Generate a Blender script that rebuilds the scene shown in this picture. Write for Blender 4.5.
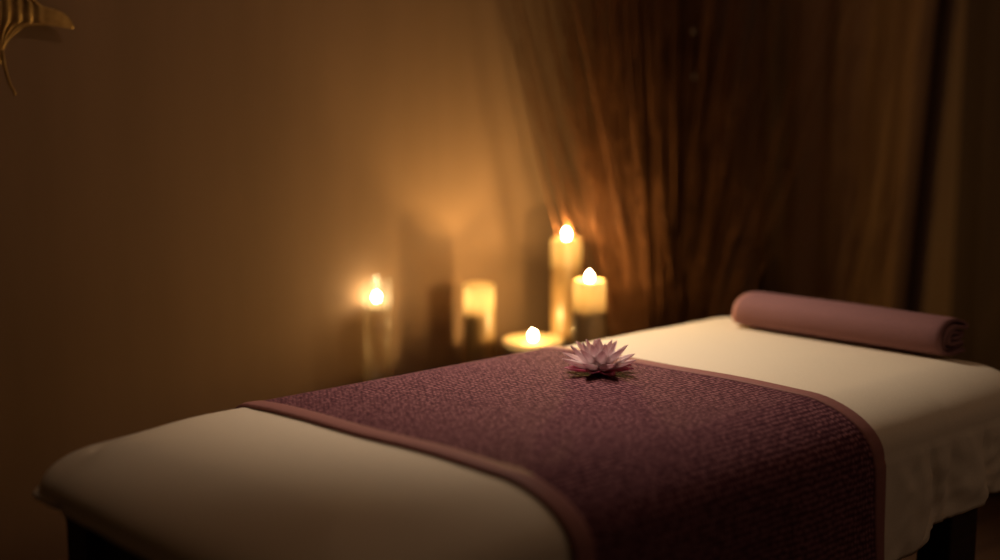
import bpy, bmesh, math, random
from mathutils import Vector, Matrix, noise
random.seed(7)
S = bpy.context.scene
C = S.collection
PI = math.pi
for o in list(bpy.data.objects):
    bpy.data.objects.remove(o)

# ------------------------------------------------------------------ camera, world, lights, exposure
cam = bpy.data.cameras.new('camera')
cam.sensor_width = 36.0
cam.lens = 50.4
cam.dof.use_dof = True
cam.dof.focus_distance = 2.94
cam.dof.aperture_fstop = 0.76
cam.clip_start = 0.05
co = bpy.data.objects.new('camera', cam)
C.objects.link(co)
co.location = (-2.035, -2.01, 1.426)
co.rotation_euler = (math.radians(90 - 8.9), 0, math.radians(-41.8))
S.camera = co

w = bpy.data.worlds.new('world')
S.world = w
w.use_nodes = True
w.node_tree.nodes['Background'].inputs[0].default_value = (0.9, 0.55, 0.3, 1)
w.node_tree.nodes['Background'].inputs[1].default_value = 0.015

S.view_settings.view_transform = 'Standard'
S.view_settings.look = 'None'
S.view_settings.gamma = 1.0
S.view_settings.use_curve_mapping = False
S.view_settings.exposure = 0.0
S.cycles.use_denoising = True
S.cycles.max_bounces = 8
S.cycles.transparent_max_bounces = 16
S.cycles.caustics_reflective = False
S.cycles.caustics_refractive = False
S.cycles.sample_clamp_indirect = 3.0


def light(name, kind, loc, energy, color, target=None, **kw):
    l = bpy.data.lights.new(name, kind)
    l.energy = energy
    l.color = color
    for k, v in kw.items():
        setattr(l, k, v)
    o = bpy.data.objects.new(name, l)
    C.objects.link(o)
    o.location = loc
    if target is not None:
        o.rotation_euler = (Vector(target) - Vector(loc)).to_track_quat('-Z', 'Y').to_euler()
    return o


# dimmed ceiling lamps: one spot by the candles, one over the foot half of the table, one weak lamp; plus an added front fill
light('ceiling_spot', 'SPOT', (0.40, 0.72, 2.0), 70, (1.0, 0.82, 0.64), (0.36, 0.26, 0.74),
      spot_size=math.radians(83), spot_blend=1.0, shadow_soft_size=0.08)
light('table_spot', 'SPOT', (-0.22, 0.28, 2.45), 46, (1.0, 0.77, 0.58), (-0.19, 0.30, 0.74),
      spot_size=math.radians(58), spot_blend=1.0, shadow_soft_size=0.07)
light('ceiling_lamp', 'POINT', (-0.10, 0.10, 2.45), 5.0, (1.0, 0.68, 0.45), shadow_soft_size=0.06)
light('front_fill', 'POINT', (1.1, -2.3, 2.3), 9.0, (1.0, 0.70, 0.50), shadow_soft_size=0.15)  # added fill that lifts the front side of the table, no lamp known there


# ------------------------------------------------------------------ materials
def mat(name, col, rough=0.7, **kw):
    m = bpy.data.materials.new(name)
    m.use_nodes = True
    b = m.node_tree.nodes['Principled BSDF']
    b.inputs['Base Color'].default_value = (*col, 1)
    b.inputs['Roughness'].default_value = rough
    for k, v in kw.items():
        b.inputs[k.replace('_', ' ')].default_value = v
    return m


def N(m, t, **kw):
    n = m.node_tree.nodes.new(t)
    for k, v in kw.items():
        if k in n.inputs:
            n.inputs[k].default_value = v
        else:
            setattr(n, k, v)
    return n


def L(m, a, ao, b, bi):
    m.node_tree.links.new(a.outputs[ao], b.inputs[bi])


def bsdf(m):
    return m.node_tree.nodes['Principled BSDF']


def mottled(name, c1, c2, scale=(1, 1, 1), nscale=5.0, rough=0.7, bump=0.0, coord='Object', detail=4.0, dist=0.01, **kw):
    m = mat(name, c1, rough, **kw)
    tc = N(m, 'ShaderNodeTexCoord')
    mp = N(m, 'ShaderNodeMapping')
    mp.inputs['Scale'].default_value = scale
    nz = N(m, 'ShaderNodeTexNoise')
    nz.inputs['Scale'].default_value = nscale
    nz.inputs['Detail'].default_value = detail
    cr = N(m, 'ShaderNodeValToRGB')
    cr.color_ramp.elements[0].color = (*c1, 1)
    cr.color_ramp.elements[1].color = (*c2, 1)
    cr.color_ramp.elements[0].position = 0.3
    cr.color_ramp.elements[1].position = 0.7
    L(m, tc, coord, mp, 'Vector')
    L(m, mp, 'Vector', nz, 'Vector')
    L(m, nz, 'Fac', cr, 'Fac')
    L(m, cr, 'Color', bsdf(m), 'Base Color')
    if bump:
        bp = N(m, 'ShaderNodeBump')
        bp.inputs['Strength'].default_value = bump
        bp.inputs['Distance'].default_value = dist
        L(m, nz, 'Fac', bp, 'Height')
        L(m, bp, 'Normal', bsdf(m), 'Normal')
    return m


M_wall = mottled('wall_plaster', (0.235, 0.147, 0.093), (0.265, 0.166, 0.107), (1, 1, 0.12), 6, 0.75, 0.1)
M_ceil = mat('ceiling_paint', (0.25, 0.17, 0.11), 0.9)
M_wood = mottled('dark_wood', (0.018, 0.008, 0.005), (0.035, 0.015, 0.009), (1, 1, 12), 6, 0.6)
M_bench = mottled('brown_wood', (0.07, 0.035, 0.018), (0.12, 0.06, 0.03), (2, 14, 14), 4, 0.6)
M_sheet = mottled('cream_linen', (0.70, 0.60, 0.46), (0.74, 0.64, 0.50), (1, 1, 1), 260, 0.85, 0.18, dist=0.002, detail=2)
M_matt = mat('mattress_cover', (0.6, 0.52, 0.4), 0.9)
M_hem = mottled('mauve_satin', (0.27, 0.115, 0.105), (0.31, 0.14, 0.125), (1, 1, 1), 160, 0.6, 0.08, dist=0.002)
M_towel = mottled('mauve_terry', (0.23, 0.112, 0.110), (0.265, 0.13, 0.128), (1, 1, 1), 320, 0.92, 0.5, dist=0.002, detail=2)
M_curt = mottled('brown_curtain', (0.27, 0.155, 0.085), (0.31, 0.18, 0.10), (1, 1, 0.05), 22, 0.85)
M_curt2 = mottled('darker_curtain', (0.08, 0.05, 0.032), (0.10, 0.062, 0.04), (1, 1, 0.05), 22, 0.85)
M_stem = mottled('dry_reed', (0.095, 0.038, 0.016), (0.165, 0.068, 0.027), (1, 1, 1), 9, 0.75)
M_seed = mat('pale_seed', (0.55, 0.42, 0.28), 0.8)
M_vase = mottled('dark_ceramic', (0.03, 0.018, 0.012), (0.05, 0.03, 0.02), (1, 1, 1), 8, 0.45)
M_metal = mat('dark_bronze', (0.08, 0.045, 0.025), 0.45, Metallic=0.8)
M_gold = mottled('aged_gold', (0.42, 0.25, 0.08), (0.60, 0.38, 0.13), (1, 1, 1), 40, 0.42, 0.1, Metallic=0.55, dist=0.004)
M_wick = mat('charred_wick', (0.02, 0.015, 0.012), 0.9)

for m_ in (M_sheet, M_hem, M_towel, M_curt, M_curt2, M_wall, M_stem):
    bsdf(m_).inputs['Specular IOR Level'].default_value = 0.12

# woven runner: small cobbled weave from the cloth's own UVs
M_weave = mat('plum_weave', (0.14, 0.045, 0.055), 0.9)
bsdf(M_weave).inputs['Specular IOR Level'].default_value = 0.08
m = M_weave
tc = N(m, 'ShaderNodeTexCoord')
mp = N(m, 'ShaderNodeMapping')
mp.inputs['Scale'].default_value = (1, 0.75, 1)
vo = N(m, 'ShaderNodeTexVoronoi')
vo.inputs['Scale'].default_value = 108
vo.inputs['Randomness'].default_value = 0.32
L(m, tc, 'UV', mp, 'Vector')
L(m, mp, 'Vector', vo, 'Vector')
cr = N(m, 'ShaderNodeValToRGB')
cr.color_ramp.elements[0].position = 0.12
cr.color_ramp.elements[0].color = (0.335, 0.142, 0.160, 1)
cr.color_ramp.elements[1].position = 0.50
cr.color_ramp.elements[1].color = (0.062, 0.018, 0.028, 1)
L(m, vo, 'Distance', cr, 'Fac')
L(m, cr, 'Color', bsdf(m), 'Base Color')
bp = N(m, 'ShaderNodeBump', invert=True)
bp.inputs['Strength'].default_value = 0.5
bp.inputs['Distance'].default_value = 0.003
L(m, vo, 'Distance', bp, 'Height')
L(m, bp, 'Normal', bsdf(m), 'Normal')

# floor boards
M_floor = mat('floor_boards', (0.12, 0.06, 0.03), 0.5)
m = M_floor
tc = N(m, 'ShaderNodeTexCoord')
br = N(m, 'ShaderNodeTexBrick')
br.inputs['Scale'].default_value = 1.0
br.inputs['Brick Width'].default_value = 1.4
br.inputs['Row Height'].default_value = 0.14
br.inputs['Mortar Size'].default_value = 0.004
br.inputs['Color1'].default_value = (0.13, 0.065, 0.033, 1)
br.inputs['Color2'].default_value = (0.10, 0.05, 0.026, 1)
br.inputs['Mortar'].default_value = (0.02, 0.01, 0.006, 1)
L(m, tc, 'Object', br, 'Vector')
L(m, br, 'Color', bsdf(m), 'Base Color')


def wax(name, col, body=0.2):
    m = bpy.data.materials.new(name)
    m.use_nodes = True
    nt = m.node_tree
    nt.nodes.remove(nt.nodes['Principled BSDF'])
    out = nt.nodes['Material Output']
    d = N(m, 'ShaderNodeBsdfDiffuse')
    d.inputs['Color'].default_value = (col[0] * body, col[1] * body * 0.86, col[2] * body * 0.68, 1)
    t = N(m, 'ShaderNodeBsdfTranslucent')
    t.inputs['Color'].default_value = (min(1, col[0] * 1.12), col[1] * 1.25, col[2] * 1.5, 1)
    g = N(m, 'ShaderNodeBsdfGlossy')
    g.inputs['Roughness'].default_value = 0.35
    mx = N(m, 'ShaderNodeMixShader')
    mx.inputs[0].default_value = 0.5
    L(m, d, 0, mx, 1)
    L(m, t, 0, mx, 2)
    m2 = N(m, 'ShaderNodeMixShader')
    m2.inputs[0].default_value = 0.03
    L(m, mx, 0, m2, 1)
    L(m, g, 0, m2, 2)
    L(m, m2, 0, out, 'Surface')
    return m


M_wax = wax('ivory_wax', (0.86, 0.68, 0.42))
M_dish = wax('pale_wax_dish', (0.86, 0.72, 0.50), 0.34)
M_core_wax = mat('dense_wax', (0.35, 0.21, 0.09), 0.6)
M_frost = bpy.data.materials.new('frosted_glass')
m = M_frost
m.use_nodes = True
nt = m.node_tree
nt.nodes.remove(nt.nodes['Principled BSDF'])
out = nt.nodes['Material Output']
tr = N(m, 'ShaderNodeBsdfTransparent')
tr.inputs['Color'].default_value = (0.995, 0.985, 0.965, 1)
tl = N(m, 'ShaderNodeBsdfTranslucent')
tl.inputs['Color'].default_value = (0.9, 0.85, 0.75, 1)
gl = N(m, 'ShaderNodeBsdfGlossy')
gl.inputs['Roughness'].default_value = 0.25
mx = N(m, 'ShaderNodeMixShader')
mx.inputs[0].default_value = 0.04
L(m, tr, 0, mx, 1)
L(m, tl, 0, mx, 2)
m2 = N(m, 'ShaderNodeMixShader')
m2.inputs[0].default_value = 0.025
L(m, mx, 0, m2, 1)
L(m, gl, 0, m2, 2)
L(m, m2, 0, out, 'Surface')

M_water = M_frost.copy()
M_water.name = 'still_water'
for n_ in M_water.node_tree.nodes:
    if n_.type == 'BSDF_TRANSPARENT':
        n_.inputs['Color'].default_value = (0.985, 0.965, 0.925, 1)

M_flame = bpy.data.materials.new('candle_flame')
m = M_flame
m.use_nodes = True
nt = m.node_tree
nt.nodes.remove(nt.nodes['Principled BSDF'])
em = N(m, 'ShaderNodeEmission')
em.inputs['Color'].default_value = (1.0, 0.80, 0.45, 1)
em.inputs['Strength'].default_value = 60.0
trf = N(m, 'ShaderNodeBsdfTransparent')
ad = N(m, 'ShaderNodeAddShader')
L(m, em, 0, ad, 0)
L(m, trf, 0, ad, 1)
L(m, ad, 0, nt.nodes['Material Output'], 'Surface')


# petals: magenta at the foot, pale at the tip, keyed to the petal's own UV
def petal_mat(name, foot, mid, tip):
    m = mat(name, mid, 0.55)
    bsdf(m).inputs['Subsurface Weight'].default_value = 0.0
    tc = N(m, 'ShaderNodeTexCoord')
    sp = N(m, 'ShaderNodeSeparateXYZ')
    cr = N(m, 'ShaderNodeValToRGB')
    e = cr.color_ramp.elements
    e[0].position, e[0].color = 0.05, (*foot, 1)
    e[1].position, e[1].color = 1.0, (*tip, 1)
    k = e.new(0.45)
    k.color = (*mid, 1)
    L(m, tc, 'UV', sp, 0)
    L(m, sp, 'Y', cr, 'Fac')
    L(m, cr, 'Color', bsdf(m), 'Base Color')
    tl = N(m, 'ShaderNodeBsdfTranslucent')            # thin petals let light through
    L(m, cr, 'Color', tl, 'Color')
    mx = N(m, 'ShaderNodeMixShader')
    mx.inputs[0].default_value = 0.45
    L(m, bsdf(m), 0, mx, 1)
    L(m, tl, 0, mx, 2)
    L(m, mx, 0, m.node_tree.nodes['Material Output'], 'Surface')
    return m


M_petal = petal_mat('pale_pink_petal', (0.86, 0.60, 0.65), (0.93, 0.82, 0.84), (0.70, 0.46, 0.50))
M_petal_low = petal_mat('magenta_petal', (0.72, 0.16, 0.30), (0.82, 0.28, 0.42), (0.55, 0.15, 0.25))
M_core = mat('lotus_base', (0.25, 0.04, 0.09), 0.7)


# ------------------------------------------------------------------ helpers
def obj(name, bm, m, parent=None, smooth=True, kind=None):
    me = bpy.data.meshes.new(name)
    bmesh.ops.recalc_face_normals(bm, faces=bm.faces[:])
    bm.to_mesh(me)
    bm.free()
    if smooth:
        me.shade_smooth()
    me.materials.append(m)
    o = bpy.data.objects.new(name, me)
    C.objects.link(o)
    if parent is not None:
        o.parent = parent
    if kind:
        o['kind'] = kind
    return o


def thing(name, label, cat, loc=(0, 0, 0), rotz=0.0, group=None):
    o = bpy.data.objects.new(name, None)
    o.empty_display_size = 0.05
    C.objects.link(o)
    o.location = loc
    o.rotation_euler = (0, 0, rotz)
    tag(o, label, cat, group)
    return o


def tag(o, label, cat, group=None):
    o['label'] = label
    o['category'] = cat
    if group:
        o['group'] = group


def box(bm, c, s, bev=0.0, seg=2):
    r = bmesh.ops.create_cube(bm, size=1.0)
    vs = r['verts']
    bmesh.ops.scale(bm, vec=s, verts=vs)
    bmesh.ops.translate(bm, vec=c, verts=vs)
    if bev:
        es = list({e for v in vs for e in v.link_edges})
        bmesh.ops.bevel(bm, geom=es, offset=bev, segments=seg, affect='EDGES', profile=0.5)
    return bm


def lathe(bm, prof, n=40, cx=0, cy=0, close=False):
    """prof: list of (r, z); r == 0 ends are poles."""
    rings = []
    for r, z in prof:
        if r < 1e-6:
            rings.append([bm.verts.new((cx, cy, z))])
        else:
            rings.append([bm.verts.new((cx + r * math.cos(2 * PI * k / n), cy + r * math.sin(2 * PI * k / n), z)) for k in range(n)])
    for a, b in zip(rings, rings[1:]):
        for k in range(n):
            k2 = (k + 1) % n
            if len(a) == 1 and len(b) == 1:
                continue
            if len(a) == 1:
                bm.faces.new((a[0], b[k], b[k2]))
            elif len(b) == 1:
                bm.faces.new((a[k], a[k2], b[0]))
            else:
                bm.faces.new((a[k], a[k2], b[k2], b[k]))
    return bm


def tube(bm, pts, rad, n=6):
    pts = [Vector(p) for p in pts]
    rings = []
    for i, p in enumerate(pts):
        t = (pts[min(i + 1, len(pts) - 1)] - pts[max(i - 1, 0)]).normalized()
        u = t.cross(Vector((0.3, 1, 0.1))).normalized()
        v = t.cross(u)
        r = rad[i] if isinstance(rad, (list, tuple)) else rad
        rings.append([bm.verts.new(p + u * (r * math.cos(2 * PI * k / n)) + v * (r * math.sin(2 * PI * k / n))) for k in range(n)])
    for a, b in zip(rings, rings[1:]):
        for k in range(n):
            bm.faces.new((a[k], a[(k + 1) % n], b[(k + 1) % n], b[k]))
    bm.faces.new(rings[0][::-1])
    bm.faces.new(rings[-1])
    return bm


def grid(bm, P, uv=None):
    """P[i][j] -> point; builds quads, optional uv[i][j]."""
    V = [[bm.verts.new(p) for p in row] for row in P]
    lay = bm.loops.layers.uv.verify() if uv else None
    for i in range(len(V) - 1):
        for j in range(len(V[0]) - 1):
            f = bm.faces.new((V[i][j], V[i + 1][j], V[i + 1][j + 1], V[i][j + 1]))
            if uv:
                for l, (a, b) in zip(f.loops, ((i, j), (i + 1, j), (i + 1, j + 1), (i, j + 1))):
                    l[lay].uv = uv[a][b]
    return V


def solidify(o, t, off=-1.0):
    md = o.modifiers.new('thickness', 'SOLIDIFY')
    md.thickness = t
    md.offset = off


def smoothstep(a, b, x):
    t = min(1, max(0, (x - a) / (b - a)))
    return t * t * (3 - 2 * t)


# ------------------------------------------------------------------ the room
WALL_Y, WALL_X, CEIL = 1.24, 2.20, 2.62


def struct(name, bm, m):
    return obj(name, bm, m, smooth=False, kind='structure')


struct('floor', box(bmesh.new(), (-0.6, -1.03, -0.05), (5.7, 4.75, 0.1)), M_floor)
struct('ceiling', box(bmesh.new(), (-0.6, -1.03, CEIL + 0.05), (5.7, 4.75, 0.1)), M_ceil)
struct('wall_back', box(bmesh.new(), (-0.6, WALL_Y + 0.05, CEIL / 2), (5.7, 0.1, CEIL)), M_wall)
struct('wall_right', box(bmesh.new(), (WALL_X + 0.05, -1.03, CEIL / 2), (0.1, 4.75, CEIL)), M_wall)
struct('baseboard_back', box(bmesh.new(), (-0.6, WALL_Y - 0.008, 0.05), (5.6, 0.016, 0.1), 0.004), M_bench)

# ------------------------------------------------------------------ massage table
A, B, TOP = 1.015, 0.465, 0.747          # half length, half width, height of the made-up top
BX, YC = -0.025, -0.04                  # centre of the table
RE, RZ = 0.16, 0.098                    # soft edge: how far in, how far down


def rz(x):
    return RZ * (1 - 0.22 * smoothstep(-0.5, -0.9, x))


def top_z(e, y=0.0, x=0.0):
    """height above/below TOP at a distance e in from the edge"""
    z = 0.005 * smoothstep(0.0, 0.40, e) - 0.005
    e *= (1 + 1.1 * smoothstep(-0.05, 0.32, y) * smoothstep(-0.97, -0.60, x)) * (1 - 0.25 * smoothstep(-0.6, -0.9, x))      # the side by the wall is firmer
    if e < RE:
        z -= rz(x) * (1 - math.sqrt(max(0, 1 - ((RE - e) / RE) ** 2)))
    return z


def outline(a, b, R, n):
    """rounded rectangle, n = (long, short, corner) samples; returns (x, y, nx, ny)"""
    R = max(R, 0.0005)
    pts = []
    nl, ns, nc = n
    cs = [(a - R, b - R, 0), (-(a - R), b - R, PI / 2), (-(a - R), -(b - R), PI), (a - R, -(b - R), 1.5 * PI)]
    for q in range(4):
        cx, cy, a0 = cs[q]
        for k in range(nc):
            t = a0 + PI / 2 * k / nc
            pts.append((cx + R * math.cos(t), cy + R * math.sin(t), math.cos(t), math.sin(t)))
        nx_, ny_, a1 = cs[(q + 1) % 4]
        t = a0 + PI / 2
        p0 = (cx + R * math.cos(t), cy + R * math.sin(t))
        p1 = (nx_ + R * math.cos(t), ny_ + R * math.sin(t))
        m_ = nl if q in (0, 2) else ns
        for k in range(m_):
            f = k / m_
            pts.append((p0[0] + (p1[0] - p0[0]) * f, p0[1] + (p1[1] - p0[1]) * f, math.cos(t), math.sin(t)))
    return pts


table = thing('massage_table', 'dark wooden massage table carrying the cream sheet and plum runner', 'massage table', (BX, YC, 0))
bm = bmesh.new()
rings = []
SEG = (40, 20, 10)
for e in (0.39, 0.3, 0.2, 0.17, 0.14, 0.11, 0.08, 0.055, 0.035, 0.022, 0.014):
    rings.append([bm.verts.new((x, y, TOP + top_z(e, y, x) - 0.012)) for x, y, _, _ in outline(A - e, B - e, max(0.12 - e, 0.002), SEG)])
for e, z in ((0.03, TOP - 0.106), (0.08, TOP - 0.113), (0.39, TOP - 0.113)):
    rings.append([bm.verts.new((x, y, z)) for x, y, _, _ in outline(A - e, B - e, max(0.12 - e, 0.002), SEG)])
for r0, r1 in zip(rings, rings[1:]):
    n = len(r0)
    for k in range(n):
        bm.faces.new((r0[k], r0[(k + 1) % n], r1[(k + 1) % n], r1[k]))
bm.faces.new(rings[0][::-1])
bm.faces.new(rings[-1])
obj('mattress', bm, M_matt, table)
bm = bmesh.new()
zb = TOP - 0.113
box(bm, (0, 0.37, zb - 0.06), (1.84, 0.035, 0.12), 0.004)
box(bm, (0, -0.37, zb - 0.06), (1.84, 0.035, 0.12), 0.004)
box(bm, (0.90, 0, zb - 0.06), (0.035, 0.74, 0.12), 0.004)
box(bm, (-0.90, 0, zb - 0.06), (0.035, 0.74, 0.12), 0.004)
box(bm, (0, 0, zb - 0.012), (1.80, 0.72, 0.02))
obj('frame', bm, M_wood, table, smooth=False)
for sx in (-1, 1):
    for sy in (-1, 1):
        bm = box(bmesh.new(), (0.775 if sx > 0 else -0.895, sy * 0.375, (zb - 0.02) / 2), (0.115, 0.085, zb - 0.02), 0.006)
        obj('leg', bm, M_wood, table, smooth=False)
bm = box(bmesh.new(), (0, 0, 0.20), (1.74, 0.68, 0.03), 0.005)
obj('shelf', bm, M_wood, table, smooth=False)

# ------------------------------------------------------------------ sheet
RUN0, RUN1 = -0.572, 0.290               # runner extent in X
ol0 = outline(A, B, 0.12, (170, 70, 14))


def sheet_drop(x, y):
    """length of the side below the soft edge: short and tucked under at the foot end, hanging elsewhere"""
    tuck = 1 - smoothstep(-A + 0.02, -A + 0.14, x)
    hang = 0.162 + 0.062 * (1 - smoothstep(0.36, 0.72, x)) + 0.005 * math.sin(31 * x)
    return tuck, hang


def crease(x, k, c, wd, amp, lean):
    """one soft pleat on the front side at x=c, growing down the drop k in 0..1"""
    d = (x - c - lean * k) / (wd * (0.35 + 0.9 * k))
    return amp * smoothstep(0.0, 0.5, k + 0.12) * math.exp(-d * d)


bm = bmesh.new()
rings = []
for e in [0.454, 0.40, 0.35, 0.30, 0.26, 0.22, 0.19] + [RE * (1 - math.sin(PI / 2 * q / 18)) for q in range(19)]:
    ring = []
    for x, y, nx, ny in outline(A - e, B - e, max(0.12 - e, 0.0006), (170, 70, 14)):
        z = TOP + top_z(e, y, x)
        z += 0.0015 * noise.noise(Vector((x * 9, y * 9, 3))) * smoothstep(0.3, 0, e)
        # gathered pinch over the far foot-end corner
        ax_, ay_ = (x + 0.900) / 0.024, (y - 0.350) / 0.011
        z -= 0.022 * math.exp(-ax_ ** 2 - (ay_ + 0.8 * ax_ * ax_) ** 2)
        z += 0.008 * math.exp(-((x + 0.92) / 0.04) ** 2 - ((y - 0.315) / 0.022) ** 2)
        # hospital fold near the front head corner
        if y < 0 and x > 0.4:
            k = smoothstep(0.12, 0.0, e) * 0.12
            z += 0.5 * crease(x, k, 0.60, 0.03, 0.010, 0.1) - 0.5 * crease(x, k, 0.625, 0.02, 0.012, 0.0)
        ring.append(bm.verts.new((x, y, z)))
    rings.append(ring)
KS = 22
for i in range(1, KS + 1):
    k = i / KS
    ring = []
    for j, (x, y, nx, ny) in enumerate(ol0):
        tuck, hang = sheet_drop(x, y)
        # hanging side
        z_h = -rz(x) - 0.005 - hang * k
        off_h = 0.004 + 0.012 * k
        free = 1.0
        if y < 0:
            inrun = smoothstep(RUN0 - 0.06, RUN0 + 0.02, x + BX) * (1 - smoothstep(RUN1 - 0.02, RUN1 + 0.16, x + BX))
            free = 1 - inrun
        f = 0.010 * math.sin(x * 16 + y * 20) + 0.013 * noise.noise(Vector((x * 6, y * 6, 1.3 * k))) + 0.006 * noise.noise(Vector((x * 22, y * 22, 5 + 5 * k)))
        off_h += free * f * k
        wr_ = noise.noise(Vector((x * 17 + k * 2.2, k * 2.6 - x * 3, 9.0)))
        off_h += free * (0.009 * (1 - abs(wr_) * 2.2) - 0.004) * smoothstep(0, 0.35, k) * (y < -0.2)
        if y < -0.2:
            off_h += free * (crease(x, k, 0.485, 0.030, 0.010, 0.01) - crease(x, k, 0.53, 0.012, 0.018, 0.03) * (1 - 0.8 * smoothstep(0.45, 1, k))
                             + crease(x, k, 0.57, 0.025, 0.006, 0.02) - crease(x, k, 0.62, 0.026, 0.014, -0.02)
                             + crease(x, k, 0.675, 0.030, 0.010, 0.03) - crease(x, k, 0.745, 0.020, 0.013, 0.0)
                             + crease(x, k, 0.80, 0.030, 0.009, 0.02) - crease(x, k, 0.87, 0.025, 0.010, -0.02)
                             + crease(x, k, 0.41, 0.04, 0.006, 0.05))
        # tucked foot end
        a_ = k * 1.0
        zt = -rz(x) - 0.005 - 0.018 * math.sin(min(a_ * 1.25, 1) * PI / 2)
        ot = 0.005 * math.sin(min(1, k * 1.6) * PI) - 0.075 * smoothstep(0.45, 1.0, k)
        s = abs(y) / B
        ot += 0.008 * k * noise.noise(Vector((y * 14, 2, k * 3))) + 0.012 * math.exp(-((y - 0.40) / 0.03) ** 2) * math.sin(k * PI) - 0.012 * math.exp(-((y - 0.29) / 0.012) ** 2) * math.sin(min(1, k * 1.5) * PI)
        z = TOP + zt * tuck + z_h * (1 - tuck)
        of = ot * tuck + off_h * (1 - tuck)
        ring.append(bm.verts.new((x + nx * of, y + ny * of, z)))
    rings.append(ring)
for r0, r1 in zip(rings, rings[1:]):
    n = len(r0)
    for q in range(n):
        bm.faces.new((r0[q], r1[q], r1[(q + 1) % n], r0[(q + 1) % n]))
bm.faces.new(rings[0])
sheet = obj('bed_sheet', bm, M_sheet)
sheet.location = (BX, YC, 0)
solidify(sheet, 0.004, 0)
tag(sheet, 'cream linen sheet spread over the massage table with hanging creased front side', 'sheet')


# ------------------------------------------------------------------ runner
def cross_profile(off, back, front):
    """polyline (y, z, length) across the table at a distance off above the sheet"""
    pts = []
    for i in range(16):
        k = 1 - i / 16
        pts.append((B + off + 0.006 + 0.008 * k, TOP - RZ - 0.005 - back * k))
    es = [RE * (1 - math.cos(PI / 2 * q / 14)) for q in range(15)] + [RE + 0.04 * q for q in range(1, 8)]
    for sg, seq in ((1, es), (-1, es[::-1])):
        for e in seq:
            pts.append((sg * (B - e + off * (1 - min(1, e / RE))), TOP + top_z(e, sg * (B - e)) + off * min(1, 0.15 + e / RE)))
    for i in range(1, 46):
        k = i / 45
        pts.append((-(B + off + 0.004 + 0.022 * k), TOP - RZ - 0.005 - front * k))
    s = 0
    res = [(pts[0][0], pts[0][1], 0.0)]
    for a, b in zip(pts, pts[1:]):
        s += math.hypot(b[0] - a[0], b[1] - a[1])
        res.append((b[0], b[1], s))
    return res


def cloth_strip(x0, x1, nx, off, edge0=0, edge1=0):
    pr = cross_profile(off, 0.16, 0.44)
    P, U = [], []
    for i in range(nx + 1):
        x = x0 + (x1 - x0) * i / nx
        row, ur = [], []
        for y, z, s in pr:
            k = max(0, (TOP - RZ - z) / 0.44) if y < 0 else 0
            dy = -k * (0.014 * math.sin(x * 13 + 0.5) + 0.012 * math.sin(x * 29 + 2 * k) + 0.012) if k > 0 else 0
            dz = 0
            wob = 0.004 * math.sin(s * 7 + 1.0) + 0.003 * math.sin(s * 17)
            row.append((x + wob - 0.066 * max(-0.6, min(0.6, y)), y + dy + YC, z + dz))
            ur.append((x, s))
        P.append(row)
        U.append(ur)
    return P, U


runner = thing('bed_runner', 'plum woven runner with mauve borders laid across the middle of the table', 'bed runner', (0, 0, 0))
HW = 0.042
P, U = cloth_strip(RUN0 + HW * 0.6, RUN1 - HW * 0.6, 60, 0.007)
bm = bmesh.new()
grid(bm, P, U)
o = obj('woven_panel', bm, M_weave, runner)
solidify(o, 0.005, 0)
for x0, x1 in ((RUN0, RUN0 + HW), (RUN1 - HW * 0.9, RUN1)):
    P, U = cloth_strip(x0, x1, 10, 0.0095)
    for i, row in enumerate(P):
        t = abs(i / 10 * 2 - 1)
        dn = 0.003 * (t ** 4)
        for j, p in enumerate(row):
            c = Vector((0, 0, 0.4))
            d = (Vector((0, p[1], p[2])) - c).normalized()
            row[j] = (p[0], p[1] - d.y * dn, p[2] - d.z * dn)
    bm = bmesh.new()
    grid(bm, P, U)
    o = obj('border', bm, M_hem, runner)
    o['label'] = 'smooth mauve satin border strip'
    solidify(o, 0.007, 0)


# ------------------------------------------------------------------ rolled towel
def catmull(pts, n):
    out_ = []
    for i in range(len(pts) - 1):
        p0, p1, p2, p3 = pts[max(i - 1, 0)], pts[i], pts[i + 1], pts[min(i + 2, len(pts) - 1)]
        for k in range(n):
            t = k / n
            out_.append(tuple(0.5 * (2 * b + (c - a) * t + (2 * a - 5 * b + 4 * c - d) * t * t + (3 * b - a - 3 * c + d) * t ** 3) for a, b, c, d in zip(p0, p1, p2, p3)))
    out_.append(pts[-1])
    return out_


ctrl = [(0.36, 0.05), (0.05, 0.045), (-0.25, 0.06), (-0.43, 0.19), (-0.48, 0.44), (-0.42, 0.68), (-0.22, 0.83), (0.08, 0.87), (0.32, 0.81), (0.47, 0.72),
        (0.49, 0.64), (0.38, 0.635), (0.15, 0.70), (-0.1, 0.725), (-0.28, 0.63), (-0.35, 0.43), (-0.29, 0.23), (-0.1, 0.165), (0.15, 0.165), (0.33, 0.18),
        (0.38, 0.225), (0.30, 0.275), (0.05, 0.28), (-0.13, 0.30), (-0.225, 0.40), (-0.22, 0.52), (-0.12, 0.59), (0.08, 0.565), (0.25, 0.52), (0.38, 0.50),
        (0.42, 0.445), (0.33, 0.40), (0.12, 0.405), (-0.06, 0.44)]
path = catmull(ctrl, 5)
SC = 0.108
TL, TR = Vector((0.838, 0.238)), Vector((0.879, -0.334))
ax = (TR - TL)
TLEN = ax.length
towel = bpy.data.objects
bm = bmesh.new()
NY = 40
P = []
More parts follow.
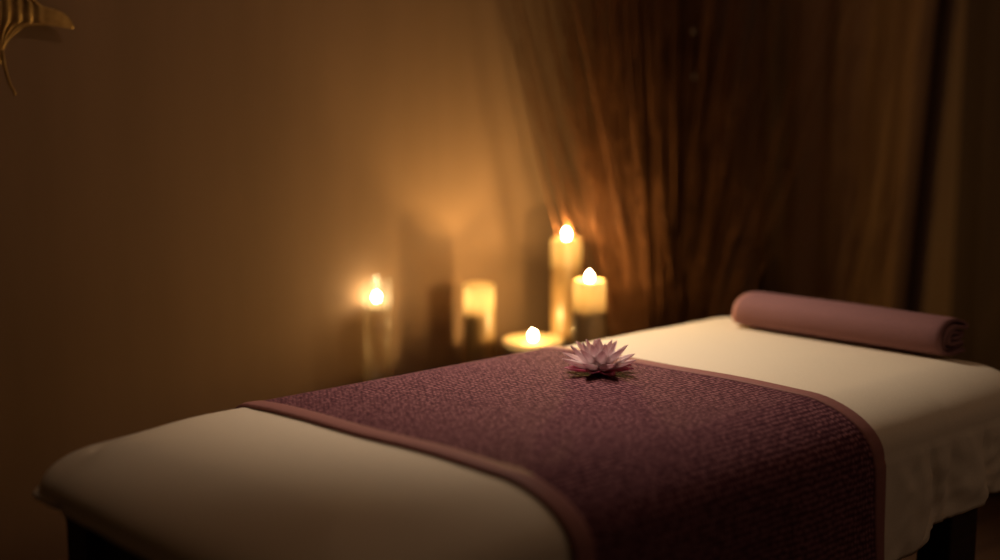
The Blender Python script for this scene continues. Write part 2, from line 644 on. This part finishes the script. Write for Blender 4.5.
for i in range(NY + 1):
    v = i / NY
    row = []
    end = min(v, 1 - v) * TLEN
    for q, (px, pz) in enumerate(path):
        f = q / len(path)
        bulge = 1 + 0.02 * math.sin(v * PI) + 0.012 * noise.noise(Vector((px * 2, v * 4, pz * 2)))
        # layers end a little unevenly, outer wrap rounded in at the ends
        yy = v * TLEN + (2 * v - 1) * 0.006 * math.sin(q * 0.11 + 1)
        sh = 1 - 0.07 * math.exp(-(end / 0.010) ** 2) * (1 - f)
        x = -px * SC * 1.28 * bulge * sh
        z = (0.45 + (pz - 0.45) * sh) * SC * 0.86 * bulge
        row.append((x, yy - TLEN / 2, z))
    P.append(row)
grid(bm, P)
tw = obj('rolled_towel', bm, M_towel)
solidify(tw, 0.0085, 0)
mid = (TL + TR) / 2
tw.location = (mid.x, mid.y, TOP + 0.002)
tw.rotation_euler = (0, 0, math.atan2(ax.y, ax.x) - PI / 2)
tw.rotation_euler = (0, 0, math.atan2(ax.y, ax.x) - PI / 2)
tag(tw, 'mauve towel rolled up tightly on the cream sheet at the head of the table', 'towel')

# ------------------------------------------------------------------ lotus
lotus = thing('lotus_flower', 'pale pink lotus flower with magenta lower petals resting on the plum runner', 'flower', (0.103, 0.060, TOP + 0.0095))


def petal(length, width, tilt0, tilt1, cup, m, az, r0, z0, tipcurl=0.0):
    n, k = 14, 8
    P, U = [], []
    x, z = r0, z0
    prev = 0
    spine = []
    for i in range(n + 1):
        t = i / n
        ang = tilt0 + (tilt1 - tilt0) * t + tipcurl * max(0, t - 0.75) * 4
        if i:
            x += length / n * math.cos(ang)
            z += length / n * math.sin(ang)
        spine.append((x, z, ang))
    for i in range(n + 1):
        t = i / n
        x, z, ang = spine[i]
        wd = width * 0.5 * (math.sin(PI * min(1, t * 0.86 + 0.14)) ** 0.75) * (1 - 0.15 * t) if t < 1 else 0.0006
        wd = max(wd, 0.0006)
        row, ur = [], []
        for j in range(k + 1):
            s = j / k * 2 - 1
            lift = cup * wd * (s * s) * 1.0
            crease_ = -0.0012 * math.exp(-(s / 0.12) ** 2) * math.sin(PI * t)
            row.append((x - math.sin(ang) * (lift + crease_), s * wd * (1 - 0.12 * cup * s * s), z + math.cos(ang) * (lift + crease_)))
            ur.append((j / k, t))
        P.append(row)
        U.append(ur)
    bm = bmesh.new()
    grid(bm, P, U)
    o = obj('petal', bm, m, lotus)
    o.rotation_euler = (0, 0, az)
    solidify(o, 0.0012, 0)
    return o


def rad(d):
    return math.radians(d)


CAMAZ = math.atan2(-2.01 - 0.086, -2.035 - 0.128)       # direction to the viewer
for i in range(9):                                        # low magenta ring
    p = petal(0.064 + 0.008 * (i % 2), 0.036, rad(2 + 5 * (i % 3)), rad(8 + 9 * (i % 2)), 0.35, M_petal_low, CAMAZ + 2 * PI * (i + 0.5) / 9 + 0.1, 0.012, 0.004)
    p['label'] = 'low magenta petal'
for i in range(8):
    petal(0.082, 0.034, rad(14), rad(30), 0.6, M_petal, CAMAZ + 2 * PI * (i + 0.5) / 8, 0.010, 0.006)
for i in range(8):
    petal(0.078, 0.034, rad(34), rad(54), 0.65, M_petal, CAMAZ + 2 * PI * (i + 0.0) / 8 + 0.12, 0.008, 0.008)
for i in range(7):
    petal(0.067, 0.029, rad(54), rad(74), 0.65, M_petal, CAMAZ + 2 * PI * (i + 0.5) / 7, 0.008, 0.010)
for i in range(4):
    petal(0.055, 0.024, rad(68), rad(88), 0.6, M_petal, CAMAZ + 2 * PI * (i + 0.35) / 4, 0.005, 0.011)
petal(0.042, 0.030, rad(46), rad(88), 0.8, M_petal, CAMAZ - 0.1, 0.022, 0.008)
o = obj('flower_base', lathe(bmesh.new(), [(0, 0), (0.016, 0.0005), (0.022, 0.005), (0.018, 0.014), (0.008, 0.020), (0, 0.021)], 24), M_core, lotus)
o['label'] = 'dark magenta flower base'

# ------------------------------------------------------------------ bench behind the table and its candles
BENCH = 0.49
bench = thing('low_bench', 'low brown wooden bench behind the massage table holding the candles', 'bench', (0.60, 0.92, 0))
obj('bench_top', box(bmesh.new(), (0, 0, BENCH - 0.018), (0.72, 0.60, 0.036), 0.005), M_bench, bench, smooth=False)
for sx in (-1, 1):
    for sy in (-1, 1):
        obj('leg', box(bmesh.new(), (sx * 0.32, sy * 0.25, (BENCH - 0.036) / 2), (0.045, 0.045, BENCH - 0.036), 0.004), M_bench, bench, smooth=False)

FLAME_COL = (1.0, 0.62, 0.20)


def flame_parts(parent, z, h, r, energy, x=0.0, y=0.0, lift=0.24):
    bm = lathe(bmesh.new(), [(0, z), (r * 0.6, z + 0.06 * h), (r * 0.95, z + 0.25 * h), (r, z + 0.45 * h), (r * 0.85, z + 0.66 * h), (r * 0.52, z + 0.84 * h), (r * 0.22, z + 0.95 * h), (0, z + h)], 20, x, y)
    f = obj('flame', bm, M_flame, parent)
    f['label'] = 'bright yellow-white candle flame'
    bm = tube(bmesh.new(), [(x, y, z - 0.022), (x + 0.0005, y, z - 0.006), (x + 0.001, y, z + 0.004)], 0.0014, 6)
    obj('wick', bm, M_wick, parent)
    l = light('flame_light', 'POINT', (x, y, z + lift * h), energy, FLAME_COL, shadow_soft_size=r * 0.8)
    l.parent = parent
    return f


def pillar(label, loc, h, r, well, flame_z, fl_h, fl_r, energy, lift=0.3, group='candles on the bench'):
    t = thing('pillar_candle', label, 'candle', loc, 0, group)
    prof = [(0, 0), (r * 0.97, 0), (r, 0.004), (r, h - 0.008), (r * 0.985, h - 0.002), (r - 0.006, h), (r - 0.010, h - 0.004), (r - 0.012, h - well * 0.5), (r - 0.016, h - well * 0.92), (r - 0.024, h - well), (0, h - well)]
    obj('wax_body', lathe(bmesh.new(), prof, 44), M_wax, t)
    rc = r - 0.004
    obj('wax_core', lathe(bmesh.new(), [(0, 0.003), (rc, 0.003), (rc, h - well - 0.004), (rc * 0.6, h - well - 0.002), (0, h - well - 0.002)], 36), M_core_wax, t)
    flame_parts(t, h + flame_z, fl_h, fl_r, energy, 0, 0, lift)
    return t


pillar('tallest cream pillar candle, standing rear of the others beside the dry reeds', (0.878, 0.95, BENCH), 0.413, 0.045, 0.080, -0.003, 0.032, 0.0092, 2.6, 0.45)
pillar('cream pillar candle in front of the tallest one, half beside the reeds', (0.682, 0.66, BENCH), 0.341, 0.045, 0.080, -0.004, 0.030, 0.0092, 8.5, 0.6)
pillar('cream pillar candle with its flame sunk below the rim, left of the candle dish', (0.653, 1.09, BENCH), 0.283, 0.046, 0.085, -0.062, 0.044, 0.0100, 5.5)

dish = thing('candle_dish', 'wide shallow round candle on a foot, lowest of the lit candles', 'candle', (0.7235, 0.93, BENCH), 0, 'candles on the bench')
prof = [(0, 0), (0.050, 0), (0.051, 0.006), (0.018, 0.018), (0.014, 0.08), (0.03, 0.098), (0.076, 0.108), (0.088, 0.120), (0.089, 0.129), (0.086, 0.130), (0.083, 0.124), (0.07, 0.118), (0, 0.118)]
obj('dish_body', lathe(bmesh.new(), prof, 48), M_dish, dish)
flame_parts(dish, 0.128, 0.028, 0.0092, 4.2, 0, 0, 0.85)

glass = thing('glass_candle_holder', 'clear glass cylinder with a small floating candle close to the wall, apart at the left', 'candle holder', (0.346, 1.186, BENCH), 0, 'candles on the bench')
gr, gh = 0.044, 0.322
prof = [(0, 0.0), (gr, 0.0), (gr, 0.006), (gr, gh * 0.5), (gr, gh - 0.002), (gr - 0.0015, gh), (gr - 0.003, gh - 0.002), (gr - 0.003, gh * 0.5), (gr - 0.003, 0.012), (0, 0.012)]
obj('glass_cylinder', lathe(bmesh.new(), prof, 48), M_frost, glass)
wr = gr - 0.004
obj('water', lathe(bmesh.new(), [(0, 0.013), (wr, 0.013), (wr, 0.240), (wr - 0.003, 0.238), (0, 0.238)], 40), M_water, glass)
obj('floating_candle', lathe(bmesh.new(), [(0, 0.231), (0.014, 0.232), (0.020, 0.241), (0.021, 0.249), (0.018, 0.251), (0.012, 0.248), (0, 0.248)], 32), M_wax, glass)
flame_parts(glass, 0.253, 0.027, 0.0095, 0.24)

# ------------------------------------------------------------------ dry reeds in a floor vase
VX, VY = 1.19, 0.86
reeds = thing('dried_reeds', 'tall bundle of dry brown reeds fanning up in the corner behind the table', 'dried plant', (VX, VY, 0))
prof = [(0, 0), (0.085, 0), (0.10, 0.02), (0.125, 0.14), (0.12, 0.26), (0.105, 0.36), (0.112, 0.42), (0.118, 0.44), (0.112, 0.441), (0.099, 0.36), (0.11, 0.2), (0, 0.03)]
obj('vase', lathe(bmesh.new(), prof, 40), M_vase, reeds)


def reed_path(u, length, n, amp):
    """u < 0 leans to the left along the wall, u > 0 out into the room on the right; stems straighten upwards"""
    if u < 0:
        ang = rad(178) + random.uniform(-0.5, 0.5)
    else:
        ang = rad(2) + random.uniform(-0.7, 0.6)
    lean = abs(u) * rad(18 if u < 0 else 24) + rad(0.5)
    curve = random.uniform(-0.75, 0.05)
    ca, sa = math.cos(ang), math.sin(ang)
    q = random.uniform(0, 2 * PI)
    r0 = 0.088 * math.sqrt(random.random())
    cx, cy = r0 * math.cos(q) + 0.02 * u, r0 * math.sin(q)
    ph = random.uniform(0, 6)
    pts = []
    z, d = 0.25, 0.0
    for i in range(n + 1):
        t = i / n
        a = lean * (1 + curve * t) * smoothstep(0.0, 0.22, t + 0.06)
        if i:
            d += length / n * math.sin(a)
            z += length / n * math.cos(a)
        g = smoothstep(0.15, 0.5, t)
        x = cx + d * ca + g * amp * math.sin(5 * z + ph)
        y = cy + d * sa + g * amp * math.cos(4 * z + ph)
        pts.append((min(x, WALL_X - VX - 0.17), min(y, WALL_Y - VY - 0.025), z))
    return pts


def spread():
    return max(-1.3, min(1.2, random.gauss(-0.05, 0.55)))


for i in range(92):
    pts = reed_path(spread(), random.uniform(1.25, 1.8), 14, random.uniform(0.003, 0.014))
    r = random.uniform(0.003, 0.0066)
    obj('stem', tube(bmesh.new(), pts, [r * (1 - 0.6 * k / 14) for k in range(15)], 6), M_stem, reeds)
for i in range(6):                                        # a few pale seed heads caught high on the stems
    pts = reed_path(spread() * 0.6, random.uniform(1.3, 1.5), 14, 0.006)
    x, y, z = pts[12]
    o = obj('seed_head', lathe(bmesh.new(), [(0, -0.009), (0.004, -0.006), (0.0055, 0.0), (0.003, 0.007), (0, 0.010)], 10), M_seed, reeds)
    o.location = (x, y, z)
    obj('stem', tube(bmesh.new(), pts[:13], 0.0022, 5), M_stem, reeds)
# hair-fine stalks between the stems, past counting
bm = bmesh.new()
for i in range(1500):
    pts = reed_path(spread(), random.uniform(0.8, 1.8), 10, random.uniform(0.003, 0.018))
    r = random.uniform(0.0012, 0.003)
    tube(bm, pts, [r * (1 - 0.7 * k / 10) for k in range(11)], 4)
obj('fine_stalks', bm, M_stem, reeds, kind='stuff')


# ------------------------------------------------------------------ curtains on the right wall
def curtain(name, label, y0, y1, m, amp, waves, shift, seed, gather=0.0, band=0.0):
    n, k = 260, 24
    P = []
    for j in range(k + 1):
        t = j / k
        z = 2.5 - (2.5 - 0.03) * t
        row = []
        for i in range(n + 1):
            f = i / n
            y = y0 + (y1 - y0) * f + gather * t * f
            ph = f * waves * 2 * PI + 1.2 * math.sin(f * 5 + seed) + 0.25 * math.sin(3 * t + seed)
            x = shift - band * math.exp(-((f - 0.965) / 0.035) ** 2) + 0.25 * band * math.exp(-((f - 0.885) / 0.03) ** 2) + amp * (0.75 + 0.25 * t) * math.sin(ph) + 0.25 * amp * math.sin(2.3 * ph + seed)
            row.append((x, y, z))
        P.append(row)
    bm = bmesh.new()
    grid(bm, P)
    o = obj(name, bm, m)
    solidify(o, 0.004, 0)
    tag(o, label, 'curtain', 'curtains along the right wall')
    return o


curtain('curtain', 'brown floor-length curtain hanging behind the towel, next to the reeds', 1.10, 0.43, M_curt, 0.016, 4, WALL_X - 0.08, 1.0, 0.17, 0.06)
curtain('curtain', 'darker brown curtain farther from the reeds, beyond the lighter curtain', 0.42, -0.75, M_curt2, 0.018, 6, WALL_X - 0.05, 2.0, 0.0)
rod = obj('curtain_rod', tube(bmesh.new(), [(WALL_X - 0.08, 1.06, 2.515), (WALL_X - 0.08, 0.1, 2.515), (WALL_X - 0.08, -0.85, 2.515)], 0.013, 14), M_metal)
tag(rod, 'dark metal rod along the right wall carrying both curtains', 'curtain rod')

# ------------------------------------------------------------------ golden leaf on the wall
# outline of one half, in centimetres from the leaf foot on the wall plane
KX, KZ = 0.00250, 0.00230
half = [((5.6, 62), 64), ((7, 52), 54), ((11.5, 41), 45), ((20, 32), 36), ((28, 25.5), 29), ((40, 23.5), 22), ((55, 25), 15), ((66, 26.5), 10), ((75, 27), 5), ((70, 17), 2), ((62, 10.5), -1), ((52, 8), -5),
        ((42, 4), -9), ((36, -6), -15), ((44, -25), -20), ((60, -42), -28), ((48, -45), -36), ((32, -52), -46), ((20, -75), -70), ((6, -110), -108)]
hp = catmull([(a[0], a[1], b) for a, b in half], 4)
leaf = thing('leaf_ornament', 'golden ribbed leaf ornament with a curling stalk, hanging high on the brown wall', 'wall ornament', (-0.7065, WALL_Y, 1.45))
bm = bmesh.new()
P = []
NT = 26
seq = [(1, p) for p in reversed(hp)]
rows = []
for sgn in (1, -1):
    P = []
    for (px, py, mz) in hp:
        row = []
        for i in range(NT + 1):
            t = i / NT
            x = 4 + (px - 4) * t
            y = mz + (py - mz) * t
            reach = (px - 4) * t
            q = reach / min(max(px - 4, 1), 40)
            ridge = 0.0042 * math.sin(2 * PI * 4 * q) * (1 - smoothstep(0.8, 1.05, q)) * (1 - smoothstep(40, 60, py))
            dist = -0.018 - 0.012 * smoothstep(0, 60, reach) - 0.014 * smoothstep(50, 0, y) + ridge + 0.012 * smoothstep(-40, -110, y)
            row.append((sgn * (x - 4) * KX, dist, (50 - y) * KZ))
        P.append(row)
    grid(bm, P)
bmesh.ops.remove_doubles(bm, verts=bm.verts[:], dist=0.0004)
o = obj('leaf_blade', bm, M_gold, leaf)
solidify(o, 0.005, 0)
st = [((4, 50), .003), ((4.2, 56), .0042), ((4.6, 62), .0042), ((5.2, 68), .004), ((6.5, 76), .004), ((9, 86), .0035), ((12, 91), .003), ((12.5, 95), .0032)]
obj('stalk', tube(bmesh.new(), [((a[0] - 4) * KX, -0.033 - 0.0002 * (a[1] - 30), (50 - a[1]) * KZ) for a, _ in st], [r for _, r in st], 8), M_gold, leaf)
obj('mount', tube(bmesh.new(), [(0, 0.0, 0.10), (0, -0.018, 0.10), (0, -0.026, 0.10)], 0.008, 10), M_metal, leaf)
